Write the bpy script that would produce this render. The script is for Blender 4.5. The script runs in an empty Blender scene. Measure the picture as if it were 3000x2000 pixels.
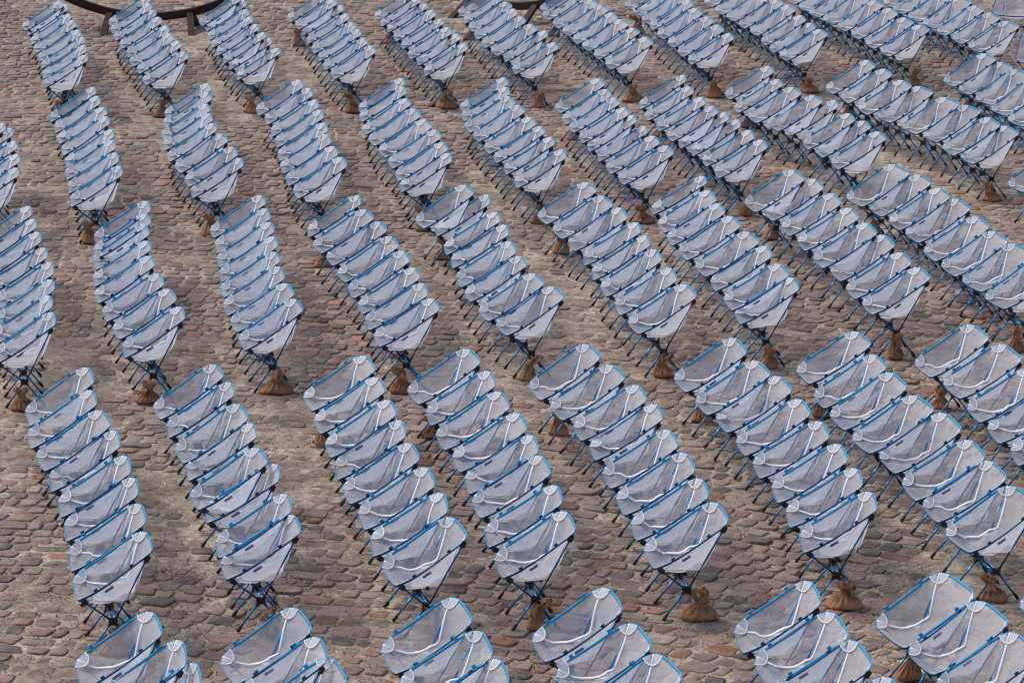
import bpy, math, random
import numpy as np
from mathutils import Vector, Matrix

sc = bpy.context.scene
COL = sc.collection
R = math.radians

# ------------------------------------------------------------------ camera
cam = bpy.data.cameras.new('camera')
cam_ob = bpy.data.objects.new('camera', cam)
COL.objects.link(cam_ob)
cam.sensor_width = 36.0
cam.lens = 10121.8 / 3000 * 36
cam.clip_start = 0.5
cam.clip_end = 600
cam_ob.matrix_world = Matrix.Translation((0, 0, 7.3805)) @ Matrix.Rotation(R(90 - 15.0056), 4, 'X') @ Matrix.Rotation(R(0.212), 4, 'Z')
cam.dof.use_dof = True
cam.dof.focus_distance = 25.5
cam.dof.aperture_fstop = 16.0
sc.camera = cam_ob

# ------------------------------------------------------------------ light
SUN_EL, SUN_AZ = R(52), R(-62)          # azimuth measured from +Y (away from the camera) towards +X
w = bpy.data.worlds.new('World'); sc.world = w; w.use_nodes = True
nt = w.node_tree; nt.nodes.clear()
sky = nt.nodes.new('ShaderNodeTexSky'); sky.sky_type = 'NISHITA'; sky.sun_disc = False
sky.sun_elevation = SUN_EL; sky.sun_rotation = SUN_AZ
sky.air_density = 1.0; sky.dust_density = 3.5; sky.ozone_density = 1.0
bg = nt.nodes.new('ShaderNodeBackground'); bg.inputs['Strength'].default_value = 0.100
wo = nt.nodes.new('ShaderNodeOutputWorld')
nt.links.new(sky.outputs[0], bg.inputs[0]); nt.links.new(bg.outputs[0], wo.inputs[0])
sun = bpy.data.lights.new('sun', 'SUN'); sun.energy = 1.5; sun.angle = R(10); sun.color = (1.0, 0.955, 0.90)
sun_ob = bpy.data.objects.new('sun', sun); COL.objects.link(sun_ob)
d = Vector((math.sin(SUN_AZ) * math.cos(SUN_EL), math.cos(SUN_AZ) * math.cos(SUN_EL), math.sin(SUN_EL)))
sun_ob.rotation_euler = d.to_track_quat('Z', 'Y').to_euler()
sc.view_settings.view_transform = 'Standard'; sc.view_settings.look = 'None'
sc.view_settings.gamma = 1; sc.view_settings.exposure = 0.32
sc.render.engine = 'CYCLES'
sc.cycles.max_bounces = 6; sc.cycles.diffuse_bounces = 3; sc.cycles.glossy_bounces = 2
sc.cycles.transmission_bounces = 3; sc.cycles.transparent_max_bounces = 24
sc.cycles.use_denoising = True
sc.cycles.pixel_filter_type = 'BLACKMAN_HARRIS'; sc.cycles.filter_width = 1.15

# ------------------------------------------------------------------ helpers
def tag(o, label=None, cat=None, group=None, kind=None):
    if label: o['label'] = label
    if cat: o['category'] = cat
    if group: o['group'] = group
    if kind: o['kind'] = kind
    return o

def mesh_ob(name, verts, faces, mats, parent=None, smooth=True, mi=None):
    me = bpy.data.meshes.new(name)
    me.from_pydata([tuple(map(float, v)) for v in verts], [], faces)
    for m in (mats if isinstance(mats, (list, tuple)) else [mats]): me.materials.append(m)
    if mi is not None: me.polygons.foreach_set('material_index', mi)
    if smooth: me.polygons.foreach_set('use_smooth', [True] * len(me.polygons))
    me.update()
    o = bpy.data.objects.new(name, me); COL.objects.link(o)
    if parent: o.parent = parent
    return o

class MB:
    """collects verts and faces of one mesh"""
    def __init__(s): s.v = []; s.f = []; s.m = []
    def add(s, v, f, m=0):
        b = len(s.v); s.v += [tuple(p) for p in v]; s.f += [tuple(i + b for i in q) for q in f]; s.m += [m] * len(f)
    def tube(s, pts, rad, n=8, cap=True, m=0):
        pts = [Vector(p) for p in pts]
        rads = rad if isinstance(rad, (list, tuple)) else [rad] * len(pts)
        v = []; f = []
        t0 = (pts[1] - pts[0]).normalized()
        a = t0.orthogonal().normalized()
        for i, p in enumerate(pts):
            t = ((pts[min(i + 1, len(pts) - 1)] - pts[max(i - 1, 0)])).normalized()
            a = (a - t * a.dot(t)).normalized(); b = t.cross(a)
            for k in range(n):
                an = 2 * math.pi * k / n
                v.append(p + (a * math.cos(an) + b * math.sin(an)) * rads[i])
        for i in range(len(pts) - 1):
            for k in range(n):
                k2 = (k + 1) % n
                f.append((i * n + k, i * n + k2, (i + 1) * n + k2, (i + 1) * n + k))
        if cap:
            f.append(tuple(range(n - 1, -1, -1))); f.append(tuple((len(pts) - 1) * n + k for k in range(n)))
        s.add(v, f, m)
    def box(s, c, ax, ay, az, m=0):
        """box centred at c with half axes ax, ay, az (vectors)"""
        c, ax, ay, az = Vector(c), Vector(ax), Vector(ay), Vector(az)
        v = [c + ax * i + ay * j + az * k for i in (-1, 1) for j in (-1, 1) for k in (-1, 1)]
        s.add(v, [(0, 1, 3, 2), (4, 6, 7, 5), (0, 4, 5, 1), (2, 3, 7, 6), (0, 2, 6, 4), (1, 5, 7, 3)], m)
    def grid(s, P, m=0, skip=None):
        n, k = len(P), len(P[0])
        f = [(i * k + j, i * k + j + 1, (i + 1) * k + j + 1, (i + 1) * k + j) for i in range(n - 1) for j in range(k - 1)
             if not (skip and skip(i, j))]
        s.add([p for r in P for p in r], f, m)
    def ob(s, name, mats, parent=None, smooth=True):
        return mesh_ob(name, s.v, s.f, mats, parent, smooth, s.m)

def catmull(pts, n):
    """n points evenly spaced by arc length along a smooth curve through pts"""
    p = np.array(pts, float); q = np.vstack([2 * p[0] - p[1], p, 2 * p[-1] - p[-2]])
    out = []
    for i in range(len(p) - 1):
        a, b, c, e = q[i], q[i + 1], q[i + 2], q[i + 3]
        for t in np.linspace(0, 1, 16, endpoint=False):
            out.append(0.5 * (2 * b + (c - a) * t + (2 * a - 5 * b + 4 * c - e) * t * t + (3 * b - a - 3 * c + e) * t ** 3))
    out.append(p[-1]); out = np.array(out)
    L = np.concatenate([[0], np.cumsum(np.linalg.norm(np.diff(out, axis=0), axis=1))])
    s = np.linspace(0, L[-1], n)
    return np.stack([np.interp(s, L, out[:, k]) for k in range(3)], 1)

# ------------------------------------------------------------------ materials
def new_mat(name):
    m = bpy.data.materials.new(name); m.use_nodes = True
    nt = m.node_tree; nt.nodes.clear()
    out = nt.nodes.new('ShaderNodeOutputMaterial')
    return m, nt, out

def principled(name, col, rough=0.6, metal=0.0, noise=0.0, scale=20, bump=0.0, bscale=200, coat=0.0, rand=0.0):
    m, nt, out = new_mat(name)
    N = nt.nodes.new; L = nt.links.new
    b = N('ShaderNodeBsdfPrincipled'); L(b.outputs[0], out.inputs[0])
    b.inputs['Roughness'].default_value = rough; b.inputs['Metallic'].default_value = metal
    b.inputs['Coat Weight'].default_value = coat
    b.inputs['Base Color'].default_value = (*col, 1)
    tc = N('ShaderNodeTexCoord')
    if noise or rand:
        n = N('ShaderNodeTexNoise'); n.inputs['Scale'].default_value = scale; n.inputs['Detail'].default_value = 4
        L(tc.outputs['Object'], n.inputs['Vector'])
        hsv = N('ShaderNodeHueSaturation'); hsv.inputs['Color'].default_value = (*col, 1)
        mr = N('ShaderNodeMapRange'); mr.inputs['To Min'].default_value = 1 - noise; mr.inputs['To Max'].default_value = 1 + noise
        L(n.outputs['Fac'], mr.inputs['Value'])
        if rand:
            oi = N('ShaderNodeObjectInfo'); r2 = N('ShaderNodeMapRange')
            r2.inputs['To Min'].default_value = 1 - rand; r2.inputs['To Max'].default_value = 1 + rand
            L(oi.outputs['Random'], r2.inputs['Value'])
            mu = N('ShaderNodeMath'); mu.operation = 'MULTIPLY'; L(mr.outputs[0], mu.inputs[0]); L(r2.outputs[0], mu.inputs[1])
            L(mu.outputs[0], hsv.inputs['Value'])
        else:
            L(mr.outputs[0], hsv.inputs['Value'])
        L(hsv.outputs[0], b.inputs['Base Color'])
    if bump:
        n2 = N('ShaderNodeTexNoise'); n2.inputs['Scale'].default_value = bscale; n2.inputs['Detail'].default_value = 3
        L(tc.outputs['Object'], n2.inputs['Vector'])
        bp = N('ShaderNodeBump'); bp.inputs['Strength'].default_value = bump; bp.inputs['Distance'].default_value = 0.002
        L(n2.outputs['Fac'], bp.inputs['Height']); L(bp.outputs[0], b.inputs['Normal'])
    return m

def net_mat(name, cover, graze, col):
    """fine white net: part of the light passes straight through, the rest is scattered"""
    m, nt, out = new_mat(name)
    N = nt.nodes.new; L = nt.links.new
    tr = N('ShaderNodeBsdfTransparent'); di = N('ShaderNodeBsdfDiffuse'); tl = N('ShaderNodeBsdfTranslucent')
    di.inputs['Color'].default_value = (*col, 1); tl.inputs['Color'].default_value = (*col, 1)
    a = N('ShaderNodeMixShader'); a.inputs[0].default_value = 0.42
    L(di.outputs[0], a.inputs[1]); L(tl.outputs[0], a.inputs[2])
    lw = N('ShaderNodeLayerWeight'); lw.inputs['Blend'].default_value = 0.28
    tc = N('ShaderNodeTexCoord'); n = N('ShaderNodeTexNoise'); n.inputs['Scale'].default_value = 9; n.inputs['Detail'].default_value = 3
    n.inputs['Distortion'].default_value = 1.2
    L(tc.outputs['Object'], n.inputs['Vector'])
    mr = N('ShaderNodeMapRange'); mr.inputs['From Min'].default_value = 0.3; mr.inputs['From Max'].default_value = 0.7
    mr.inputs['To Min'].default_value = cover - 0.035; mr.inputs['To Max'].default_value = cover + 0.035
    L(n.outputs['Fac'], mr.inputs['Value'])
    ad = N('ShaderNodeMath'); ad.operation = 'MULTIPLY_ADD'; ad.inputs[1].default_value = graze; ad.use_clamp = True
    L(lw.outputs['Facing'], ad.inputs[0]); L(mr.outputs[0], ad.inputs[2])
    mx = N('ShaderNodeMixShader'); L(ad.outputs[0], mx.inputs[0]); L(tr.outputs[0], mx.inputs[1]); L(a.outputs[0], mx.inputs[2])
    L(mx.outputs[0], out.inputs[0])
    return m

M = {}
M['net'] = net_mat('white_net', 0.45, 0.26, (0.80, 0.84, 0.93))
M['patch'] = net_mat('doubled_white_net', 0.88, 0.10, (0.90, 0.91, 0.96))
M['tape'] = principled('white_tape', (0.93, 0.94, 0.97), 0.7, bump=0.2, bscale=600)
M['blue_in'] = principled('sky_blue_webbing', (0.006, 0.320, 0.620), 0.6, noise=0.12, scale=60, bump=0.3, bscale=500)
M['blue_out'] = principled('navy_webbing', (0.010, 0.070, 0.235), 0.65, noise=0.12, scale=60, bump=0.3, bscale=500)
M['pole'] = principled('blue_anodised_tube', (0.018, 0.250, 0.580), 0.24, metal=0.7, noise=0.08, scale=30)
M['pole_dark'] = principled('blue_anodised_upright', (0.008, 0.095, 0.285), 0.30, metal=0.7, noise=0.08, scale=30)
M['black'] = principled('black_plastic', (0.012, 0.012, 0.014), 0.5, noise=0.2, scale=40, bump=0.3)
M['rubber'] = principled('black_rubber', (0.014, 0.014, 0.015), 0.75, noise=0.2, scale=40, bump=0.4)
M['label_dark'] = principled('violet_label', (0.085, 0.085, 0.24), 0.6, noise=0.06)
M['label_white'] = principled('white_label', (0.80, 0.82, 0.90), 0.6, noise=0.03)
M['label_ink'] = principled('blue_label_print', (0.06, 0.16, 0.45), 0.6, noise=0.03)
M['label_ink_pale'] = principled('pale_label_print', (0.42, 0.42, 0.62), 0.6, noise=0.03)
M['cord'] = principled('pale_cord', (0.40, 0.31, 0.19), 0.9, noise=0.2, scale=80)
M['rust'] = principled('rusty_steel', (0.034, 0.013, 0.009), 0.75, metal=0.15, noise=0.45, scale=9, bump=0.5, bscale=60)

def jute():
    m, nt, out = new_mat('jute_cloth')
    N = nt.nodes.new; L = nt.links.new
    b = N('ShaderNodeBsdfPrincipled'); L(b.outputs[0], out.inputs[0]); b.inputs['Roughness'].default_value = 0.95
    b.inputs['Specular IOR Level'].default_value = 0.15
    tc = N('ShaderNodeTexCoord'); oi = N('ShaderNodeObjectInfo')
    n = N('ShaderNodeTexNoise'); n.inputs['Scale'].default_value = 22; n.inputs['Detail'].default_value = 6
    L(tc.outputs['Object'], n.inputs['Vector'])
    cr = N('ShaderNodeValToRGB'); cr.color_ramp.elements[0].color = (0.300, 0.145, 0.072, 1); cr.color_ramp.elements[0].position = 0.3
    cr.color_ramp.elements[1].color = (0.53, 0.285, 0.155, 1); cr.color_ramp.elements[1].position = 0.7
    L(n.outputs['Fac'], cr.inputs[0])
    h = N('ShaderNodeHueSaturation'); r = N('ShaderNodeMapRange'); r.inputs['To Min'].default_value = 0.75; r.inputs['To Max'].default_value = 1.15
    L(oi.outputs['Random'], r.inputs['Value']); L(r.outputs[0], h.inputs['Value']); L(cr.outputs[0], h.inputs['Color'])
    L(h.outputs[0], b.inputs['Base Color'])
    w1 = N('ShaderNodeTexWave'); w1.bands_direction = 'Z'; w1.inputs['Scale'].default_value = 160; w1.inputs['Distortion'].default_value = 1.5
    w2 = N('ShaderNodeTexWave'); w2.bands_direction = 'X'; w2.inputs['Scale'].default_value = 160; w2.inputs['Distortion'].default_value = 1.5
    L(tc.outputs['Object'], w1.inputs['Vector']); L(tc.outputs['Object'], w2.inputs['Vector'])
    ad = N('ShaderNodeMath'); ad.operation = 'ADD'; L(w1.outputs['Fac'], ad.inputs[0]); L(w2.outputs['Fac'], ad.inputs[1])
    bp = N('ShaderNodeBump'); bp.inputs['Strength'].default_value = 0.35; bp.inputs['Distance'].default_value = 0.001
    L(ad.outputs[0], bp.inputs['Height']); L(bp.outputs[0], b.inputs['Normal'])
    return m
M['jute'] = jute()

def stone_mat():
    m, nt, out = new_mat('cobble_stone')
    N = nt.nodes.new; L = nt.links.new
    b = N('ShaderNodeBsdfPrincipled'); L(b.outputs[0], out.inputs[0]); b.inputs['Roughness'].default_value = 0.72
    b.inputs['Specular IOR Level'].default_value = 0.35
    at = N('ShaderNodeAttribute'); at.attribute_name = 'tone'; at.attribute_type = 'GEOMETRY'
    tc = N('ShaderNodeTexCoord')
    n1 = N('ShaderNodeTexNoise'); n1.inputs['Scale'].default_value = 13; n1.inputs['Detail'].default_value = 6; n1.inputs['Roughness'].default_value = 0.65
    n2 = N('ShaderNodeTexNoise'); n2.inputs['Scale'].default_value = 95; n2.inputs['Detail'].default_value = 5; n2.inputs['Roughness'].default_value = 0.75
    n3 = N('ShaderNodeTexNoise'); n3.inputs['Scale'].default_value = 7; n3.inputs['Detail'].default_value = 5
    for n in (n1, n2, n3): L(tc.outputs['Object'], n.inputs['Vector'])
    # mottling
    r1 = N('ShaderNodeMapRange'); r1.inputs['From Min'].default_value = 0.28; r1.inputs['From Max'].default_value = 0.72
    r1.inputs['To Min'].default_value = 0.52; r1.inputs['To Max'].default_value = 1.42; L(n1.outputs['Fac'], r1.inputs['Value'])
    r2 = N('ShaderNodeMapRange'); r2.inputs['From Min'].default_value = 0.3; r2.inputs['From Max'].default_value = 0.7
    r2.inputs['To Min'].default_value = 0.60; r2.inputs['To Max'].default_value = 1.38; L(n2.outputs['Fac'], r2.inputs['Value'])
    mu = N('ShaderNodeMath'); mu.operation = 'MULTIPLY'; L(r1.outputs[0], mu.inputs[0]); L(r2.outputs[0], mu.inputs[1])
    hs = N('ShaderNodeHueSaturation'); L(at.outputs['Color'], hs.inputs['Color']); L(mu.outputs[0], hs.inputs['Value'])
    # sandy dust lying on parts of the stones
    r3 = N('ShaderNodeMapRange'); r3.inputs['From Min'].default_value = 0.47; r3.inputs['From Max'].default_value = 0.66
    r3.inputs['To Min'].default_value = 0.0; r3.inputs['To Max'].default_value = 0.65; L(n3.outputs['Fac'], r3.inputs['Value'])
    mx = N('ShaderNodeMix'); mx.data_type = 'RGBA'; L(r3.outputs[0], mx.inputs['Factor']); L(hs.outputs[0], mx.inputs['A'])
    mx.inputs['B'].default_value = (0.31, 0.24, 0.185, 1)
    L(mx.outputs['Result'], b.inputs['Base Color'])
    bp = N('ShaderNodeBump'); bp.inputs['Strength'].default_value = 0.7; bp.inputs['Distance'].default_value = 0.010
    L(n1.outputs['Fac'], bp.inputs['Height'])
    bp2 = N('ShaderNodeBump'); bp2.inputs['Strength'].default_value = 0.8; bp2.inputs['Distance'].default_value = 0.003
    L(n2.outputs['Fac'], bp2.inputs['Height']); L(bp.outputs[0], bp2.inputs['Normal']); L(bp2.outputs[0], b.inputs['Normal'])
    return m
M['stone'] = stone_mat()

def sand_mat():
    m, nt, out = new_mat('sandy_joint')
    N = nt.nodes.new; L = nt.links.new
    b = N('ShaderNodeBsdfPrincipled'); L(b.outputs[0], out.inputs[0]); b.inputs['Roughness'].default_value = 0.95
    tc = N('ShaderNodeTexCoord')
    n1 = N('ShaderNodeTexNoise'); n1.inputs['Scale'].default_value = 2.2; n1.inputs['Detail'].default_value = 8; n1.inputs['Roughness'].default_value = 0.7
    n2 = N('ShaderNodeTexNoise'); n2.inputs['Scale'].default_value = 120; n2.inputs['Detail'].default_value = 4; n2.inputs['Roughness'].default_value = 0.8
    n3 = N('ShaderNodeTexVoronoi'); n3.inputs['Scale'].default_value = 85
    for n in (n1, n2, n3): L(tc.outputs['Object'], n.inputs['Vector'])
    c1 = N('ShaderNodeValToRGB'); e = c1.color_ramp.elements
    e[0].position = 0.34; e[0].color = (0.190, 0.140, 0.098, 1); e[1].position = 0.60; e[1].color = (0.580, 0.470, 0.355, 1)
    L(n1.outputs['Fac'], c1.inputs[0])
    r = N('ShaderNodeMapRange'); r.inputs['From Min'].default_value = 0.3; r.inputs['From Max'].default_value = 0.7
    r.inputs['To Min'].default_value = 0.55; r.inputs['To Max'].default_value = 1.35; L(n2.outputs['Fac'], r.inputs['Value'])
    n4 = N('ShaderNodeTexNoise'); n4.inputs['Scale'].default_value = 17; n4.inputs['Detail'].default_value = 5; n4.inputs['Roughness'].default_value = 0.75
    L(tc.outputs['Object'], n4.inputs['Vector'])
    r4 = N('ShaderNodeMapRange'); r4.inputs['From Min'].default_value = 0.32; r4.inputs['From Max'].default_value = 0.66
    r4.inputs['To Min'].default_value = 0.42; r4.inputs['To Max'].default_value = 1.25; L(n4.outputs['Fac'], r4.inputs['Value'])
    m4 = N('ShaderNodeMath'); m4.operation = 'MULTIPLY'; L(r.outputs[0], m4.inputs[0]); L(r4.outputs[0], m4.inputs[1])
    h = N('ShaderNodeHueSaturation'); L(c1.outputs[0], h.inputs['Color']); L(m4.outputs[0], h.inputs['Value'])
    L(h.outputs[0], b.inputs['Base Color'])
    bp = N('ShaderNodeBump'); bp.inputs['Strength'].default_value = 1.0; bp.inputs['Distance'].default_value = 0.006
    L(n2.outputs['Fac'], bp.inputs['Height']); L(bp.outputs[0], b.inputs['Normal'])
    return m
M['sand'] = sand_mat()
M['moss'] = principled('moss_green', (0.090, 0.088, 0.030), 0.95, noise=0.5, scale=30)
M['dry'] = principled('dry_leaf_brown', (0.110, 0.048, 0.028), 0.9, noise=0.5, scale=3)
M['straw'] = principled('straw_yellow', (0.26, 0.19, 0.085), 0.9, noise=0.4, scale=3)

CHAIRS = {
    'b00': [(-5.578, 40.472, 0.273), (-5.474, 40.132, 0.162), (-5.358, 39.526, 0.156), (-5.239, 38.992, 0.254), (-5.130, 38.447, 0.186), (-5.033, 37.939, 0.149), (-4.936, 37.406, 0.173), (-4.859, 36.861, 0.174)],
    'b01': [(-4.588, 40.752, 0.169), (-4.515, 40.249, 0.181), (-4.420, 39.774, 0.200), (-4.294, 39.266, 0.200), (-4.165, 38.714, 0.163), (-4.058, 38.225, 0.224), (-3.927, 37.683, 0.186), (-3.796, 37.063, 0.226)],
    'b02': [(-3.511, 40.778, 0.195), (-3.414, 40.442, 0.156), (-3.335, 39.887, 0.172), (-3.248, 39.300, 0.150), (-3.147, 38.852, 0.126), (-3.033, 38.316, 0.103), (-2.940, 37.955, 0.094), (-2.807, 37.333, 0.113)],
    'b03': [(-2.478, 41.076, 0.171), (-2.349, 40.562, 0.198), (-2.254, 40.142, 0.105), (-2.170, 39.598, 0.096), (-2.073, 39.035, 0.147), (-1.971, 38.492, 0.106), (-1.881, 37.985, 0.144), (-1.770, 37.439, 0.172)],
    'b04': [(-1.429, 41.290, 0.207), (-1.355, 40.833, 0.092), (-1.262, 40.355, 0.078), (-1.160, 39.794, 0.137), (-1.062, 39.270, 0.106), (-0.957, 38.666, 0.147), (-0.851, 38.223, 0.108), (-0.759, 37.649, 0.070)],
    'b05': [(-0.426, 41.521, 0.191), (-0.373, 40.993, 0.059), (-0.285, 40.474, 0.192), (-0.217, 39.977, 0.121), (-0.121, 39.406, 0.135), (-0.001, 38.904, 0.204), (0.126, 38.445, 0.034), (0.223, 37.777, 0.089)],
    'b06': [(0.571, 41.797, 0.207), (0.608, 41.324, 0.212), (0.711, 40.730, 0.192), (0.829, 40.199, 0.218), (0.940, 39.685, 0.138), (1.043, 39.191, 0.216), (1.162, 38.665, 0.161), (1.276, 38.084, 0.168)],
    'b07': [(1.626, 42.071, 0.249), (1.714, 41.656, 0.260), (1.803, 41.075, 0.260), (1.855, 40.591, 0.071), (1.936, 39.994, 0.180), (2.033, 39.424, 0.140), (2.127, 38.869, 0.130), (2.207, 38.362, 0.060)],
    'b08': [(2.615, 42.306, 0.227), (2.714, 41.752, 0.235), (2.833, 41.251, 0.252), (2.938, 40.780, 0.140), (3.043, 40.220, 0.172), (3.114, 39.591, 0.074), (3.180, 39.139, 0.060), (3.264, 38.601, 0.148)],
    'b09': [(3.652, 42.572, 0.238), (3.777, 42.050, 0.274), (3.864, 41.597, 0.270), (3.983, 41.087, 0.308), (4.104, 40.579, 0.190), (4.217, 40.055, 0.165), (4.339, 39.480, 0.180), (4.455, 38.942, 0.186)],
    'b10': [(4.850, 42.369, 0.275), (4.917, 41.868, 0.263), (5.034, 41.323, 0.298), (5.176, 40.873, 0.340), (5.265, 40.327, 0.163), (5.386, 39.815, 0.195), (5.501, 39.245, 0.261)],
    'c00': [(-5.209, 33.068, 0.170), (-5.088, 32.819, 0.170), (-4.969, 32.235, 0.170), (-4.857, 31.582, 0.170), (-4.785, 31.033, 0.170)],
    'c01': [(-4.552, 34.983, 0.162), (-4.437, 34.489, 0.175), (-4.328, 33.916, 0.205), (-4.211, 33.360, 0.180), (-4.118, 32.803, 0.129), (-4.044, 32.275, 0.189), (-3.947, 31.674, 0.160), (-3.858, 31.139, 0.148)],
    'c02': [(-3.377, 35.190, 0.187), (-3.344, 34.701, 0.201), (-3.307, 34.134, 0.186), (-3.244, 33.593, 0.161), (-3.140, 33.057, 0.166), (-3.009, 32.587, 0.258), (-2.869, 31.982, 0.204), (-2.772, 31.515, 0.148)],
    'c03': [(-2.441, 35.440, 0.151), (-2.319, 34.940, 0.135), (-2.221, 34.325, 0.100), (-2.143, 33.763, 0.116), (-2.075, 33.140, 0.135), (-2.009, 32.585, 0.159), (-1.923, 32.056, 0.135), (-1.810, 31.477, 0.171)],
    'c04': [(-1.387, 35.544, 0.091), (-1.357, 35.060, 0.114), (-1.288, 34.417, 0.151), (-1.200, 33.884, 0.206), (-1.075, 33.318, 0.231), (-0.969, 32.810, 0.158), (-0.885, 32.255, 0.133), (-0.830, 31.779, 0.073)],
    'c05': [(-0.316, 35.584, 0.107), (-0.305, 35.110, 0.089), (-0.249, 34.598, 0.198), (-0.154, 34.085, 0.177), (-0.045, 33.524, 0.154), (0.044, 33.020, 0.088), (0.145, 32.533, 0.062), (0.245, 31.954, 0.081)],
    'c06': [(0.681, 35.536, 0.163), (0.751, 35.019, 0.121), (0.813, 34.526, 0.119), (0.894, 34.002, 0.087), (0.970, 33.573, 0.053), (1.054, 33.131, 0.013), (1.146, 32.620, 0.108), (1.243, 32.091, 0.124)],
    'c07': [(1.564, 35.767, 0.008), (1.609, 35.197, 0.072), (1.692, 34.623, 0.036), (1.795, 34.147, 0.119), (1.885, 33.775, 0.016), (1.992, 33.403, -0.020), (2.075, 32.938, 0.046), (2.174, 32.425, 0.064)],
    'c08': [(2.505, 36.295, 0.092), (2.564, 35.624, 0.057), (2.691, 35.096, 0.194), (2.877, 34.662, 0.180), (3.040, 34.465, -0.006), (3.134, 33.760, 0.065), (3.239, 33.346, 0.096), (3.336, 32.813, 0.106)],
    'c09': [(3.630, 36.710, 0.123), (3.748, 36.161, 0.133), (3.880, 35.578, 0.175), (4.042, 35.143, 0.292), (4.241, 34.595, 0.294), (4.403, 34.139, 0.267), (4.525, 33.563, 0.182), (4.648, 33.128, 0.206)],
    'c10': [(4.960, 37.129, 0.194), (5.070, 36.670, 0.194), (5.195, 36.117, 0.340), (5.288, 35.541, 0.308), (5.384, 35.004, 0.294)],
    'd00': [(-4.452, 29.409, 0.170), (-4.348, 28.921, 0.170), (-4.233, 28.379, 0.170), (-4.121, 27.883, 0.170), (-4.000, 27.346, 0.170), (-3.919, 26.763, 0.170), (-3.858, 26.229, 0.170), (-3.765, 25.682, 0.170)],
    'd01': [(-3.450, 29.611, 0.179), (-3.394, 29.141, 0.208), (-3.363, 28.735, 0.201), (-3.280, 28.097, 0.170), (-3.196, 27.528, 0.211), (-3.074, 26.984, 0.212), (-2.919, 26.430, 0.258), (-2.795, 25.885, 0.164)],
    'd02': [(-2.447, 29.898, 0.180), (-2.365, 29.334, 0.156), (-2.298, 28.781, 0.149), (-2.242, 28.274, 0.151), (-2.189, 27.733, 0.170), (-2.114, 27.203, 0.176), (-2.015, 26.672, 0.218), (-1.897, 26.149, 0.212)],
    'd03': [(-1.597, 29.934, 0.085), (-1.489, 29.325, 0.250), (-1.356, 28.862, 0.207), (-1.227, 28.296, 0.224), (-1.116, 27.753, 0.170), (-1.017, 27.228, 0.148), (-0.953, 26.727, 0.122), (-0.851, 26.212, 0.157)],
    'd04': [(-0.615, 30.289, 0.230), (-0.459, 29.952, 0.030), (-0.362, 29.274, 0.083), (-0.297, 28.772, 0.054), (-0.239, 28.147, 0.124), (-0.150, 27.607, 0.136), (-0.019, 27.049, 0.217), (0.124, 26.574, 0.230)],
    'd05': [(0.479, 30.470, 0.217), (0.609, 29.930, 0.217), (0.732, 29.472, 0.129), (0.833, 28.878, 0.017), (0.904, 28.357, 0.017), (0.980, 27.823, 0.106), (1.071, 27.256, 0.081), (1.179, 26.642, 0.182)],
    'd06': [(1.496, 30.774, -0.003), (1.544, 30.153, 0.114), (1.596, 29.641, 0.079), (1.687, 29.124, 0.139), (1.801, 28.525, 0.194), (1.898, 28.015, 0.059), (1.972, 27.409, 0.126), (2.034, 26.960, 0.046)],
    'd07': [(2.391, 31.021, 0.199), (2.540, 30.617, 0.131), (2.641, 30.028, 0.116), (2.748, 29.497, 0.103), (2.844, 28.856, 0.125), (2.950, 28.401, 0.143), (3.028, 27.803, 0.104), (3.104, 27.244, 0.121)],
    'd08': [(3.371, 31.279, 0.300), (3.531, 30.811, 0.184), (3.640, 30.272, 0.144), (3.745, 29.807, 0.204), (3.826, 29.122, 0.155), (3.917, 28.592, 0.198), (4.052, 28.080, 0.301), (4.163, 27.507, 0.301)],
    'd09': [(4.961, 31.853, 0.337), (5.061, 31.261, 0.340)],
    'e00': [(-3.285, 24.045, 0.229), (-3.192, 23.453, 0.206), (-3.054, 22.927, 0.291), (-2.913, 22.455, 0.180), (-2.785, 21.914, 0.169), (-2.680, 21.412, 0.148), (-2.575, 20.810, 0.170), (-2.479, 20.252, 0.202)],
    'e01': [(-2.369, 24.191, 0.257), (-2.238, 23.699, 0.144), (-2.112, 23.119, 0.262), (-2.008, 22.665, 0.140), (-1.903, 22.050, 0.253), (-1.797, 21.762, 0.078), (-1.664, 21.075, 0.145), (-1.593, 20.645, 0.179)],
    'e02': [(-1.289, 24.455, 0.224), (-1.177, 23.847, 0.171), (-1.072, 23.240, 0.159), (-0.985, 22.745, 0.099), (-0.893, 22.208, 0.176), (-0.775, 21.672, 0.151), (-0.674, 21.120, 0.084), (-0.562, 20.558, 0.247)],
    'e03': [(-0.517, 24.619, 0.237), (-0.394, 24.038, 0.114), (-0.287, 23.499, 0.177), (-0.170, 22.929, 0.142), (-0.087, 22.426, 0.090), (-0.019, 21.917, 0.151), (0.061, 21.281, 0.063), (0.135, 20.689, 0.131)],
    'e04': [(0.383, 24.755, 0.220), (0.539, 24.227, 0.220), (0.683, 23.688, 0.124), (0.783, 23.181, 0.073), (0.864, 22.576, 0.114), (0.946, 21.988, 0.116), (1.015, 21.438, 0.061), (1.095, 20.892, 0.136)],
    'e05': [(1.469, 24.971, 0.184), (1.603, 24.375, 0.184), (1.729, 23.922, 0.156), (1.829, 23.334, 0.105), (1.911, 22.815, 0.063), (1.994, 22.248, 0.043), (2.047, 21.721, -0.007), (2.091, 21.178, -0.010)],
    'e06': [(2.407, 25.179, 0.169), (2.485, 24.530, 0.116), (2.567, 23.995, 0.182), (2.683, 23.423, 0.230), (2.818, 22.951, 0.179), (2.905, 22.342, 0.128), (2.980, 21.836, 0.131), (3.089, 21.270, 0.274)],
    'e07': [(3.344, 25.438, 0.193), (3.484, 24.839, 0.193), (3.575, 24.189, 0.113), (3.657, 23.673, 0.074), (3.732, 23.110, -0.007), (3.779, 22.579, -0.007)],
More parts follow.
